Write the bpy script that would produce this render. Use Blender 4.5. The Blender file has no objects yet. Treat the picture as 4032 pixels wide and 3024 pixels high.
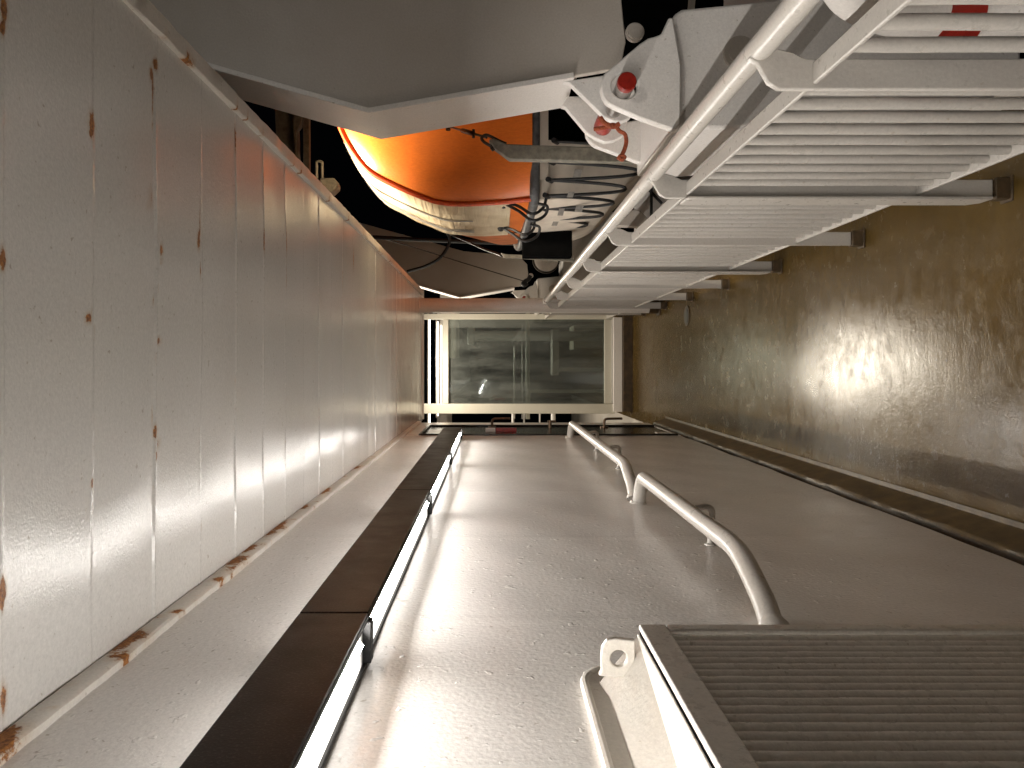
import bpy, bmesh, math, random
import numpy as np
from mathutils import Vector, Matrix

rnd = random.Random(7)
S = bpy.context.scene
C = S.collection
R = math.radians
F = 1662.0          # focal length in the pixels the layout was measured in
EYE = 1.6           # camera height above the deck

def W(x, y, d):
    """measured direction + distance along the deck -> a point of the place"""
    return Vector(((787 - y) / F * d, d, EYE + (1065 - x) / F * d))

# ------------------------------------------------------------------ materials
def newmat(name):
    m = bpy.data.materials.new(name); m.use_nodes = True
    nt = m.node_tree
    b = nt.nodes['Principled BSDF']
    return m, nt, b

def nd(nt, typ, **kw):
    n = nt.nodes.new(typ)
    for k, v in kw.items():
        setattr(n, k, v)
    return n

def noise(nt, vec, scale, detail=3, rough=0.55):
    n = nd(nt, 'ShaderNodeTexNoise')
    n.inputs['Scale'].default_value = scale
    n.inputs['Detail'].default_value = detail
    n.inputs['Roughness'].default_value = rough
    nt.links.new(vec, n.inputs['Vector'])
    return n.outputs['Fac']

def maprange(nt, v, a, b, c=0.0, d=1.0):
    n = nd(nt, 'ShaderNodeMapRange')
    n.inputs[1].default_value = a; n.inputs[2].default_value = b
    n.inputs[3].default_value = c; n.inputs[4].default_value = d
    nt.links.new(v, n.inputs[0])
    return n.outputs[0]

def math_(nt, op, a, b=None):
    n = nd(nt, 'ShaderNodeMath', operation=op)
    for i, v in enumerate((a, b)):
        if v is None: continue
        if isinstance(v, (int, float)): n.inputs[i].default_value = v
        else: nt.links.new(v, n.inputs[i])
    return n.outputs[0]

def mixc(nt, fac, c1, c2, blend='MIX'):
    n = nd(nt, 'ShaderNodeMix', data_type='RGBA', blend_type=blend)
    if isinstance(fac, (int, float)): n.inputs[0].default_value = fac
    else: nt.links.new(fac, n.inputs[0])
    for i, c in ((6, c1), (7, c2)):
        if isinstance(c, tuple): n.inputs[i].default_value = (*c, 1)
        else: nt.links.new(c, n.inputs[i])
    return n.outputs[2]

def objvec(nt, scale=(1, 1, 1)):
    t = nd(nt, 'ShaderNodeTexCoord')
    mp = nd(nt, 'ShaderNodeMapping')
    mp.inputs['Scale'].default_value = scale
    nt.links.new(t.outputs['Object'], mp.inputs['Vector'])
    return mp.outputs['Vector']

def bump(nt, b, h, strength, dist):
    n = nd(nt, 'ShaderNodeBump')
    n.inputs['Strength'].default_value = strength
    n.inputs['Distance'].default_value = dist
    nt.links.new(h, n.inputs['Height'])
    nt.links.new(n.outputs[0], b.inputs['Normal'])

def paint(name, col, rough=0.35, peel=170, pst=0.35, lump=22, grime=0.25, rust=False, drip=(1, 1, 1), dirtcol=(0.36, 0.30, 0.23), dist=0.0016, spec=.5, lumpw=1.0, nib=0):
    """thick brushed marine paint: orange peel, brush lumps, faint grime, optional rust from an attribute"""
    m, nt, b = newmat(name)
    v = objvec(nt); vs = objvec(nt, drip)
    n1 = noise(nt, v, peel, 2, .5); n2 = noise(nt, vs, lump, 4, .6); n3 = noise(nt, v, 2.1, 5, .65); n4 = noise(nt, v, 420, 1, .5)
    g = maprange(nt, n3, .42, .78, 0, grime)
    c = mixc(nt, g, col, tuple(x * y for x, y in zip(col, (0.78, 0.72, 0.63))))
    gr = nd(nt, 'ShaderNodeVectorMath', operation='SCALE')
    nt.links.new(c, gr.inputs[0]); nt.links.new(maprange(nt, noise(nt, v, 130, 4, .75), .3, .7, .88, 1.06), gr.inputs['Scale'])
    c = gr.outputs[0]
    sp = maprange(nt, noise(nt, v, 75, 2, .5), .70, .76, 0, .55)
    c = mixc(nt, sp, c, dirtcol)
    h = math_(nt, 'ADD', math_(nt, 'MULTIPLY', n1, 1.0), math_(nt, 'MULTIPLY', n2, lumpw))
    if nib: h = math_(nt, 'ADD', h, math_(nt, 'MULTIPLY', maprange(nt, noise(nt, v, 42, 2, .5), .66, .76), nib))
    ro = maprange(nt, n2, .3, .7, rough * .85, rough * 1.25)
    if rust:
        a = nd(nt, 'ShaderNodeAttribute', attribute_name='rust')
        rn = noise(nt, v, 95, 5, .7)
        rf = math_(nt, 'ADD', a.outputs['Fac'], math_(nt, 'MULTIPLY', math_(nt, 'SUBTRACT', rn, .5), 1.1))
        core = maprange(nt, rf, .50, .66)
        halo = maprange(nt, math_(nt, 'MULTIPLY', a.outputs['Fac'], rn), .05, .40, 0, .55)
        rc = mixc(nt, maprange(nt, noise(nt, v, 160, 3, .6), .35, .65), (.16, .05, .010), (.45, .18, .035))
        c = mixc(nt, halo, c, (.50, .29, .10))
        c = mixc(nt, core, c, rc)
        ro = math_(nt, 'ADD', ro, math_(nt, 'MULTIPLY', core, .4))
        h = math_(nt, 'ADD', h, math_(nt, 'MULTIPLY', math_(nt, 'MULTIPLY', core, rn), 2.5))
    nt.links.new(c, b.inputs['Base Color'])
    nt.links.new(ro, b.inputs['Roughness'])
    b.inputs['Specular IOR Level'].default_value = spec
    bump(nt, b, h, pst, dist)
    return m

def plain(name, col, rough=.5, metal=0.0, var=.25, scale=30, bst=.15):
    m, nt, b = newmat(name)
    v = objvec(nt)
    n = noise(nt, v, scale, 4, .6)
    c = mixc(nt, maprange(nt, n, .35, .7), tuple(x * (1 - var) for x in col), tuple(min(1, x * (1 + var)) for x in col))
    nt.links.new(c, b.inputs['Base Color'])
    b.inputs['Roughness'].default_value = rough
    b.inputs['Metallic'].default_value = metal
    bump(nt, b, noise(nt, v, scale * 5, 3, .6), bst, .002)
    return m

WHITE = (.81, .775, .735)
M = {}
M['ceil'] = paint('ceiling_paint', (.785, .768, .738), .13, 210, .34, 40, .15, rust=True, spec=.9, lumpw=.25)
M['wall'] = paint('wall_paint', (.86, .83, .80), .18, 120, .50, 40, .12, spec=.42, lumpw=.3, nib=1.4)
M['white'] = paint('white_gloss_paint', WHITE, .33, 140, .30, 26, .25)
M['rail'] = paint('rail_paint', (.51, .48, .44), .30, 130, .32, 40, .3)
M['trim'] = paint('rusting_trim_paint', (.76, .72, .66), .38, 150, .35, 24, .2, rust=True)
M['davit'] = paint('davit_paint', (.54, .495, .44), .36, 120, .35, 14, .5)
M['vent'] = paint('vent_paint', (.90, .87, .82), .28, 130, .6, 45, .3)
M['ventrim'] = paint('vent_rim_paint', (.68, .645, .59), .36, 120, .4, 30, .35)
M['cream'] = paint('cream_frame_paint', (.60, .575, .49), .35, 90, .15, 12, .2)
M['black'] = plain('black_gloss', (.012, .011, .010), .22, 0, .3, 12, .05)
M['rubber'] = plain('black_rope_rubber', (.012, .012, .012), .55, 0, .3, 60, .4)
M['fender'] = plain('grey_rubber_fender', (.10, .10, .10), .5, 0, .4, 25, .3)
M['red'] = plain('red_enamel', (.30, .016, .008), .38, 0, .25, 40, .3)
M['piping'] = plain('orange_red_piping', (.60, .075, .012), .4, 0, .15, 40, .2)
M['cove'] = plain('brown_cove_coating', (.080, .050, .018), .5, 0, .4, 16, .5)
M['redrope'] = plain('red_cord', (.32, .07, .025), .8, 0, .4, 150, .9)
M['steel'] = plain('bare_steel', (.45, .43, .41), .28, 1.0, .2, 50, .2)
M['bronze'] = plain('dark_bronze_handle', (.18, .12, .08), .35, .9, .3, 50, .2)
M['grease'] = plain('greasy_black_iron', (.035, .026, .018), .45, .3, .7, 18, .8)
M['bargrey'] = plain('weathered_grey_bar', (.17, .155, .12), .55, 0, .35, 30, .4)
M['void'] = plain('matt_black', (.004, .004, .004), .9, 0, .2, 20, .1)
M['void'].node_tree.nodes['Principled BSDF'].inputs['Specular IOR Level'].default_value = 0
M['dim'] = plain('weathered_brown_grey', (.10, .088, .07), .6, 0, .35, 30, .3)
M['tape'] = plain('grey_reflective_tape', (.33, .31, .28), .5, 0, .2, 60, .1)

def deckmat():
    m, nt, b = newmat('brown_deck_coating')
    v = objvec(nt); vx = objvec(nt, (.5, 3.2, 1))
    big = noise(nt, v, 2.3, 6, .68); mid = noise(nt, v, 14, 5, .65); fine = noise(nt, v, 130, 3, .6); st = noise(nt, vx, 6, 5, .7)
    c = mixc(nt, maprange(nt, big, .36, .66), (.070, .042, .0095), (.096, .059, .0155))
    c = mixc(nt, maprange(nt, mid, .50, .85, 0, .4), c, (.122, .080, .030))
    c = mixc(nt, maprange(nt, st, .45, .80, 0, .35), c, (.050, .034, .016))
    c = mixc(nt, maprange(nt, noise(nt, v, 48, 4, .6), .66, .74, 0, .8), c, (.035, .024, .014))
    nt.links.new(c, b.inputs['Base Color'])
    r = math_(nt, 'ADD', maprange(nt, mid, .35, .7, .17, .29), maprange(nt, noise(nt, v, 5, 5, .7), .35, .7, -.04, .06))
    nt.links.new(r, b.inputs['Roughness'])
    h = math_(nt, 'ADD', math_(nt, 'MULTIPLY', fine, .55), math_(nt, 'ADD', math_(nt, 'MULTIPLY', mid, 1.2), math_(nt, 'MULTIPLY', st, .6)))
    b.inputs['Specular IOR Level'].default_value = .32
    bump(nt, b, h, .36, .0030)
    return m
M['deck'] = deckmat()
M['gutter'] = plain('dark_brown_coating_and_recess_shade', (.062, .038, .016), .6, 0, .4, 22, .5)  # brown coating of feet and bases; its dark tone also carries recess shade

def housingmat():
    m, nt, b = newmat('dark_brown_lamp_cover')
    v = objvec(nt)
    s = noise(nt, v, 230, 2, .6); g = noise(nt, v, 9, 4, .6)
    c = mixc(nt, maprange(nt, s, .54, .70), (.008, .0078, .0075), (.040, .034, .029))
    nt.links.new(c, b.inputs['Base Color'])
    nt.links.new(maprange(nt, g, .3, .7, .36, .5), b.inputs['Roughness'])
    b.inputs['Specular IOR Level'].default_value = .28
    bump(nt, b, s, .35, .001)
    return m
M['housing'] = housingmat()

def lampmat(name, strength, y0, y1, col=(1, .953, .897)):
    """lit diffuser: tube falls short of the two ends of its pane"""
    m, nt, b = newmat(name)
    t = nd(nt, 'ShaderNodeTexCoord'); sx = nd(nt, 'ShaderNodeSeparateXYZ')
    nt.links.new(t.outputs['Object'], sx.inputs[0])
    a = maprange(nt, sx.outputs[1], y0, y0 + .04)
    z = maprange(nt, sx.outputs[1], y1 - .05, y1, 1, 0)
    s = math_(nt, 'MULTIPLY', math_(nt, 'ADD', math_(nt, 'MULTIPLY', math_(nt, 'MULTIPLY', a, z), .96), .04), strength)
    b.inputs['Base Color'].default_value = (.6, .6, .56, 1)
    b.inputs['Roughness'].default_value = .2
    b.inputs['Emission Color'].default_value = (*col, 1)
    nt.links.new(s, b.inputs['Emission Strength'])
    return m

def emit(name, col, s):
    m, nt, b = newmat(name)
    b.inputs['Emission Color'].default_value = (*col, 1)
    b.inputs['Emission Strength'].default_value = s
    b.inputs['Base Color'].default_value = (.6, .6, .6, 1)
    return m

def glassmat():
    m, nt, b = newmat('salt_stained_glass')
    nt.nodes.remove(b)
    out = nt.nodes['Material Output']
    v = objvec(nt); vz = objvec(nt, (3.5, 1, .8))
    tr = nd(nt, 'ShaderNodeBsdfTransparent'); tr.inputs[0].default_value = (.46, .50, .48, 1)
    gl = nd(nt, 'ShaderNodeBsdfGlossy'); gl.inputs['Roughness'].default_value = .035
    gl.inputs[0].default_value = (.85, .9, .86, 1)
    df = nd(nt, 'ShaderNodeBsdfDiffuse'); df.inputs[0].default_value = (.34, .36, .33, 1)
    fr = nd(nt, 'ShaderNodeFresnel'); fr.inputs[0].default_value = 1.5
    ff = math_(nt, 'MAXIMUM', math_(nt, 'MULTIPLY', fr.outputs[0], 2.4), .08)
    m1 = nd(nt, 'ShaderNodeMixShader')
    nt.links.new(ff, m1.inputs[0]); nt.links.new(tr.outputs[0], m1.inputs[1]); nt.links.new(gl.outputs[0], m1.inputs[2])
    d1 = noise(nt, vz, 2.2, 4, .6); d2 = noise(nt, vz, 55, 4, .8); d3 = noise(nt, objvec(nt, (9, 1, .5)), 5, 5, .7)
    dirt = math_(nt, 'MULTIPLY', maprange(nt, d1, .3, .75, .08, .34), maprange(nt, d2, .35, .65, .35, 1.2))
    dirt = math_(nt, 'MULTIPLY', dirt, maprange(nt, d3, .62, .70, 1, .25))
    m2 = nd(nt, 'ShaderNodeMixShader')
    nt.links.new(dirt, m2.inputs[0]); nt.links.new(m1.outputs[0], m2.inputs[1]); nt.links.new(df.outputs[0], m2.inputs[2])
    nt.links.new(m2.outputs[0], out.inputs[0])
    return m
M['glass'] = glassmat()

def orangemat():
    m, nt, b = newmat('orange_gelcoat')
    v = objvec(nt, (1, 1, 9)); v2 = objvec(nt)
    vs = objvec(nt, (6, 6, .6))
    n = noise(nt, vs, 22, 5, .7); g = noise(nt, v2, 3, 4, .6)
    c = mixc(nt, maprange(nt, n, .35, .7), (.74, .165, .020), (.86, .215, .028))
    c = mixc(nt, maprange(nt, g, .5, .75, 0, .4), c, (.52, .12, .03))
    nt.links.new(c, b.inputs['Base Color'])
    b.inputs['Roughness'].default_value = .30
    bump(nt, b, math_(nt, 'ADD', n, noise(nt, v2, 60, 3, .6)), .18, .003)
    return m
M['orange'] = orangemat()

def tarpmat():
    m, nt, b = newmat('wrinkled_cream_cover')
    v = objvec(nt, (1.0, .45, 5.0)); v2 = objvec(nt)
    w = nd(nt, 'ShaderNodeTexNoise'); w.inputs['Scale'].default_value = 4.2; w.inputs['Detail'].default_value = 4
    w.inputs['Distortion'].default_value = 1.2
    nt.links.new(v, w.inputs['Vector'])
    n = w.outputs['Fac']; g = noise(nt, v2, 5, 5, .6)
    c = mixc(nt, maprange(nt, g, .4, .7), (.70, .60, .43), (.52, .40, .24))
    nt.links.new(c, b.inputs['Base Color'])
    b.inputs['Roughness'].default_value = .38
    bump(nt, b, n, .6, .018)
    return m
M['tarp'] = tarpmat()
M['hull'] = plain('hull_off_white', (.60, .53, .44), .42, 0, .14, 7, .2)
M['hullside'] = plain('salmon_orange_side', (.55, .17, .055), .8, 0, .2, 8, .3)
M['sea'] = plain('dark_sea', (.004, .006, .008), .2, 0, .3, .5, .5)

# ------------------------------------------------------------------ objects
def tag(o, label=None, cat=None, group=None, kind=None):
    for k, v in (('label', label), ('category', cat), ('group', group), ('kind', kind)):
        if v: o[k] = v
    return o

def thing(name, label, cat, group=None, loc=(0, 0, 0)):
    o = bpy.data.objects.new(name, None); C.objects.link(o)
    o.location = loc; o.empty_display_size = .1
    return tag(o, label, cat, group)

def link(name, bm, mat, parent=None, smooth=True, bev=0.0, mods=None, angle=35):
    bmesh.ops.recalc_face_normals(bm, faces=bm.faces)
    me = bpy.data.meshes.new(name); bm.to_mesh(me); bm.free()
    for m in (mat if isinstance(mat, (list, tuple)) else [mat]): me.materials.append(m)
    o = bpy.data.objects.new(name, me); C.objects.link(o)
    if parent is not None: o.parent = parent
    if smooth:
        me.shade_smooth() if hasattr(me, 'shade_smooth') else None
        try: me.set_sharp_from_angle(angle=R(angle))
        except Exception: pass
    if bev:
        mo = o.modifiers.new('Bevel', 'BEVEL'); mo.width = bev; mo.segments = 2; mo.limit_method = 'ANGLE'; mo.angle_limit = R(40)
        mo.harden_normals = False
    return o

def box(bm, x0, x1, y0, y1, z0, z1):
    vs = [bm.verts.new((x, y, z)) for x in (x0, x1) for y in (y0, y1) for z in (z0, z1)]
    for f in ((0, 1, 3, 2), (4, 6, 7, 5), (0, 4, 5, 1), (2, 3, 7, 6), (0, 2, 6, 4), (1, 5, 7, 3)):
        bm.faces.new([vs[i] for i in f])

def smoothpath(pts, n=6, r=.05):
    """round every inner corner of a polyline"""
    pts = [Vector(p) for p in pts]
    out = [pts[0]]
    for a, b, c in zip(pts, pts[1:], pts[2:]):
        u = (a - b); v = (c - b)
        k = min(r, u.length * .48, v.length * .48)
        p, q = b + u.normalized() * k, b + v.normalized() * k
        for i in range(n + 1):
            t = i / n
            out.append(p * (1 - t) ** 2 + b * 2 * t * (1 - t) + q * t * t)
    out.append(pts[-1])
    return out

def spline(pts, n=8):
    pts = [Vector(p) for p in pts]
    P = [pts[0] * 2 - pts[1]] + pts + [pts[-1] * 2 - pts[-2]]
    out = []
    for i in range(1, len(P) - 2):
        for k in range(n):
            t = k / n
            a, b, c, d = P[i - 1], P[i], P[i + 1], P[i + 2]
            out.append(.5 * ((2 * b) + (c - a) * t + (2 * a - 5 * b + 4 * c - d) * t * t + (3 * b - a - 3 * c + d) * t ** 3))
    out.append(pts[-1])
    return out

def tube(bm, path, r, seg=16, caps=True):
    path = [Vector(p) for p in path]
    rs = r if isinstance(r, (list, tuple)) else [r] * len(path)
    t0 = (path[1] - path[0]).normalized()
    up = Vector((0, 0, 1)) if abs(t0.z) < .9 else Vector((1, 0, 0))
    n = t0.cross(up).normalized()
    rings = []
    for i, p in enumerate(path):
        a = path[max(0, i - 1)]; b = path[min(len(path) - 1, i + 1)]
        t = (b - a).normalized()
        n = (n - t * n.dot(t)).normalized()
        bn = t.cross(n)
        rings.append([bm.verts.new(p + (n * math.cos(2 * math.pi * k / seg) + bn * math.sin(2 * math.pi * k / seg)) * rs[i]) for k in range(seg)])
    for a, b in zip(rings, rings[1:]):
        for k in range(seg):
            bm.faces.new((a[k], a[(k + 1) % seg], b[(k + 1) % seg], b[k]))
    if caps:
        bm.faces.new(rings[0][::-1]); bm.faces.new(rings[-1])

def prism(bm, pts, y0, y1, holes=()):
    """outline in (x, z), extruded from y0 to y1"""
    tmp = bmesh.new()
    edges = []
    for loop in [pts] + list(holes):
        vs = [tmp.verts.new((p[0], y0, p[1])) for p in loop]
        edges += [tmp.edges.new((vs[i], vs[(i + 1) % len(vs)])) for i in range(len(vs))]
    if holes:
        res = bmesh.ops.triangle_fill(tmp, use_beauty=True, edges=edges)
        faces = [g for g in res['geom'] if isinstance(g, bmesh.types.BMFace)]
    else:
        faces = [tmp.faces.new(list(tmp.verts))]
    ex = bmesh.ops.extrude_face_region(tmp, geom=faces)
    nv = [g for g in ex['geom'] if isinstance(g, bmesh.types.BMVert)]
    bmesh.ops.translate(tmp, verts=nv, vec=(0, y1 - y0, 0))
    me = bpy.data.meshes.new('tmp'); tmp.to_mesh(me); tmp.free()
    bm.from_mesh(me); bpy.data.meshes.remove(me)

def prismx(bm, pts, x0, x1, holes=()):
    """outline in (y, z), extruded from x0 to x1"""
    tmp = bmesh.new()
    prism(tmp, pts, x0, x1, holes)
    for v in tmp.verts:
        v.co = Vector((v.co.y, v.co.x, v.co.z))
    me = bpy.data.meshes.new('tmp'); tmp.to_mesh(me); tmp.free()
    bm.from_mesh(me); bpy.data.meshes.remove(me)

def circ(cx, cz, r, n=24):
    return [(cx + r * math.cos(2 * math.pi * k / n), cz + r * math.sin(2 * math.pi * k / n)) for k in range(n)]

def outline(pts, d):
    """measured outline at distance d -> (x, z) list"""
    return [(W(x, y, d).x, W(x, y, d).z) for x, y in pts]

def sweep(bm, prof, y0, y1, ny=2, wob=None):
    """open profile of (x, z) swept along y (flat strip surface)"""
    rows = []
    for j in range(ny):
        y = y0 + (y1 - y0) * j / (ny - 1)
        rows.append([bm.verts.new((p[0], y, p[1] + (wob(i, y) if wob else 0))) for i, p in enumerate(prof)])
    for a, b in zip(rows, rows[1:]):
        for i in range(len(prof) - 1):
            bm.faces.new((a[i], a[i + 1], b[i + 1], b[i]))

def kids(o): return [c for c in bpy.data.objects if c.parent == o]
def copy_tree(o, parent=None):
    c = o.copy(); C.objects.link(c)
    if parent is not None: c.parent = parent
    for ch in kids(o): copy_tree(ch, c)
    return c

def setattr_rust(o, fn):
    me = o.data
    a = me.attributes.new('rust', 'FLOAT', 'POINT')
    n = len(me.vertices); co = np.zeros(n * 3); me.vertices.foreach_get('co', co); co = co.reshape(n, 3)
    a.data.foreach_set('value', fn(co).astype(np.float32))

# ------------------------------------------------------------------ dimensions
HC = .70                       # overhead above the eye
ZC = EYE + HC
XW = -.5386                    # wall face
XB = -.522                     # face of the corner bar
XI, XO = .683, .728            # overhead edge lip: inner face, outer edge
Y0, YE = -5.6, 7.6             # near and far end of the overhead

# ------------------------------------------------------------------ ceiling
SEAMS = [1.345 + .249 * k for k in range(-29, 26)]
def grid_obj(name, xs, ys, zf, mat, parent=None):
    nx, ny = len(xs), len(ys)
    X, Y = np.meshgrid(xs, ys); Z = zf(X, Y)
    co = np.stack([X, Y, Z], -1).reshape(-1, 3)
    i = np.arange(nx * ny).reshape(ny, nx)
    f = np.stack([i[:-1, :-1], i[1:, :-1], i[1:, 1:], i[:-1, 1:]], -1).reshape(-1, 4)
    me = bpy.data.meshes.new(name)
    me.from_pydata(co.tolist(), [], f.tolist())
    me.materials.append(mat); me.shade_smooth()
    o = bpy.data.objects.new(name, me); C.objects.link(o)
    if parent is not None: o.parent = parent
    return o

ts = np.array([0, .0022, .0045, .007, .011, .02, .04, .07, .10, .13, .16, .19, .215, .232, .2405, .2445])
ys = np.unique(np.concatenate([np.array([Y0])] + [s + ts for s in SEAMS if s > Y0 and s + .249 < YE + .2]))
ys = np.append(ys[ys < YE - .002], YE)
xs = np.linspace(XB - .03, XI + .002, 200)
npr = np.random.RandomState(3)
tilt = npr.uniform(-1, 1, 80); bow = npr.uniform(.35, 1, 80) * np.where(npr.uniform(0, 1, 80) > .45, 1, -1); tw = npr.uniform(-1, 1, 80); sag = npr.uniform(-1, 1, 80)
def lowfreq(X, Y):
    return .0016 * np.sin(3.1 * X + 1.7 * Y + .4) + .0012 * np.sin(7.3 * X - 2.2 * Y + 1) + .0007 * np.sin(13 * X + 5 * Y)
beadn = npr.normal(0, 1, (len(ys), len(xs)))
def zceil(X, Y):
    k = np.floor((Y - SEAMS[0]) / .249).astype(int); t = ((Y - SEAMS[0]) / .249) - k
    k = np.clip(k, 0, 79)
    z = ZC + lowfreq(X, Y)
    z = z + .0021 * bow[k] * (np.sin(np.pi * t) - .5) + .0012 * tilt[k] * (t - .5) + .0015 * tw[k] * np.sin(4.5 * X + 3 * sag[k]) * np.sin(np.pi * t)
    s = np.abs(Y - SEAMS[0] - .249 * np.round((Y - SEAMS[0]) / .249))
    z = z - .0010 * np.exp(-(s / .0035) ** 2) * (1 + .55 * beadn)
    return z
ceil = grid_obj('ceiling', xs, ys, zceil, M['ceil'])
tag(ceil, kind='structure')

BL = []   # rust marks: x, y, half length across, half length along, weight
def mark(xp, yp, ax, ay, w=1.0):
    d = HC * F / (1065 - xp); BL.append(((787 - yp) / F * d, d, ax * 1.2, ay * 1.3, w * 1.15))
for a in ((197, 268, .020, .009), (194, 285, .010, .005), (335, 140, .012, .008), (331, 190, .03, .003), (330, 230, .022, .003), (330, 270, .012, .003),
          (324, 425, .022, .006), (322, 445, .012, .004), (345, 540, .012, .005), (343, 565, .006, .003), (191, 687, .009, .007), (341, 737, .008, .006),
          (336, 933, .014, .006), (342, 958, .012, .004), (338, 985, .008, .003), (200, 1043, .008, .004), (430, 480, .04, .0028), (428, 520, .02, .004), (430, 585, .02, .003),
          (569, 380, .03, .003), (568, 520, .035, .004), (618, 520, .05, .004), (617, 600, .03, .003), (7, 20, .02, .006), (4, 60, .012, .005), (6, 560, .015, .006), (9, 1275, .02, .007), (8, 1300, .012, .005), (8, 1510, .02, .006),
          (330, 650, .01, .003), (741, 600, .05, .004), (702, 520, .05, .004), (765, 560, .05, .004), (508, 300, .04, .0026), (330, 900, .02, .003), (199, 250, .012, .003), (328, 160, .015, .003)):
    mark(*a)
for k, s in enumerate(SEAMS):
    if .9 < s < 5.5:
        for _ in range(7):
            BL.append((rnd.uniform(-.45, .66), s + rnd.uniform(-.006, .008), rnd.uniform(.004, .018), rnd.uniform(.0016, .003), rnd.uniform(.3, .62)))
def rust_ceil(co):
    r = np.zeros(len(co))
    for bx, by, ax, ay, w in BL:
        r = np.maximum(r, w * np.exp(-((co[:, 0] - bx) / ax) ** 2 - ((co[:, 1] - by) / ay) ** 2))
    return r
setattr_rust(ceil, rust_ceil)

# lip along the seaward edge: a shallow inner face, then a flat lower flange
bm = bmesh.new()
n = 900
zl = ZC - .0135
wob = lambda i, y: .0016 * math.sin(y * 23 + i) * math.sin(y * 7.1) + .0008 * math.sin(y * 61)
sweep(bm, [(XI, ZC + .004), (XI + .001, zl + .003), (XI + .004, zl), (XO - .003, zl), (XO, zl + .003), (XO, ZC + .09), (XI - .05, ZC + .09)], Y0, YE, n, wob)
lip = link('edge_lip', bm, M['trim'], ceil)
tick = [(rnd.uniform(0, 7), rnd.uniform(.006, .014), rnd.uniform(.6, 1)) for _ in range(38)]
setattr_rust(lip, lambda co: np.max([w * np.exp(-((co[:, 1] - y) / s) ** 2) * np.exp(-((co[:, 0] - XI - .002) / .009) ** 2) for y, s, w in tick], axis=0))
# bar in the corner of overhead and wall
bm = bmesh.new()
sweep(bm, [(XB - .004, ZC + .003), (XB, ZC - .006), (XB, ZC - .034), (XB - .004, ZC - .040), (XW - .01, ZC - .041)], Y0, 7.1, 1100,
      lambda i, y: .0012 * math.sin(y * 19 + i) * math.sin(y * 5) + .0006 * math.sin(71 * y))
cbar = link('corner_bar', bm, M['trim'], ceil)
BB = []
for y, l, zc, zh in ((1380, .05, .008, .012), (1395, .03, .014, .012), (1210, .06, .018, .016), (1225, .05, .022, .012), (1135, .07, .008, .012), (1150, .05, .015, .012), (1590, .03, .010, .02), (1615, .03, .025, .014),
                     (1415, .012, .036, .008), (1250, .02, .03, .01), (1060, .08, .008, .012), (1095, .05, .012, .01), (1010, .06, .010, .01), (1185, .05, .006, .008), (1320, .01, .03, .008)):
    BB.append((-XB * F / (y - 787), l * 1.25, ZC - zc, zh * 1.4, 1.15))
for y in (1375, 1215, 1140, 1600, 1410): BB.append((-XB * F / (y - 787), .035, ZC - .022, .022, .8))
for _ in range(110): BB.append((rnd.uniform(.9, 5), rnd.uniform(.004, .02), ZC - rnd.uniform(.003, .04), rnd.uniform(.002, .006), rnd.uniform(.5, .85)))
setattr_rust(cbar, lambda co: np.max([w * np.exp(-((co[:, 1] - y) / l) ** 2 - ((co[:, 2] - z) / h) ** 2) for y, l, z, h, w in BB], axis=0))
# end beam of the overhead
bm = bmesh.new(); box(bm, XB - .02, XO + .004, YE, YE + .03, ZC - .016, ZC + .10)
link('end_lip', bm, M['white'], ceil, bev=.003)
# steel above the overhead (the deck it carries)
bm = bmesh.new(); box(bm, -3.0, XO - .01, Y0, YE + .02, ZC + .10, ZC + .16)
tag(link('upper_deck', bm, M['davit']), kind='structure')

# ------------------------------------------------------------------ deckhouse wall
wall = thing('deckhouse_wall', 'long white painted steel deckhouse wall carrying the strip lights and storm rails', 'wall', loc=(0, 0, 0))
D0, D1, DT, DB = 5.83, 6.72, EYE + .546, .150
ZB = .178
ysw = np.unique(np.concatenate([np.linspace(Y0, D0, 560)]))
zs = np.linspace(ZB, ZC + .005, 120)
def wall_x(Y, Z):
    x = XW + .0016 * np.sin(5.1 * Y + 1.3 * Z) * np.sin(2.1 * Z + .6) + .0009 * np.sin(11.7 * Y + .7) + .0008 * np.sin(8 * Z + 3 * Y) + .0005 * np.sin(19 * Z - 13 * Y)
    for s in (.35, 1.02, 1.62, 2.40, 3.25, 4.05, 4.9):
        x = x + .0009 * np.exp(-((Y - s) / .012) ** 2)
    return x
Yg, Zg = np.meshgrid(ysw, zs)
co = np.stack([wall_x(Yg, Zg), Yg, Zg + np.where(Zg < ZB + 1e-6, .003 * np.sin(7 * Yg) + .002 * np.sin(17 * Yg), 0)], -1).reshape(-1, 3)
i = np.arange(co.shape[0]).reshape(Yg.shape)
f = np.stack([i[:-1, :-1], i[:-1, 1:], i[1:, 1:], i[1:, :-1]], -1).reshape(-1, 4)
me = bpy.data.meshes.new('panel'); me.from_pydata(co.tolist(), [], f.tolist()); me.materials.append(M['wall']); me.shade_smooth()
o = bpy.data.objects.new('panel', me); C.objects.link(o); o.parent = wall
bm = bmesh.new()
box(bm, XW - .08, XW - .0165, Y0, D0, ZB - .004, ZC + .09)          # plate behind
box(bm, XW - .08, XW, D0, D1, DT, ZC + .09)                          # over the door
box(bm, XW - .08, XW, D0, D1, ZB - .002, DB + .045)
box(bm, XW - .08, XW + .001, D1, 7.1, ZB - .002, ZC + .09)           # beyond the door
box(bm, -3.0, XW - .08, 7.02, 7.1, 0, ZC + .09)                      # end of the house
link('framing', bm, M['wall'], wall, bev=.002)
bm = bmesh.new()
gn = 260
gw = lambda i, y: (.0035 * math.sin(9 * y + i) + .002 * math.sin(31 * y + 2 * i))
sweep(bm, [(-.580, ZB + .02), (-.575, .128), (-.545, .118)], Y0, 7.12, gn, lambda i, y: gw(i, y) if i else 0)
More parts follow.
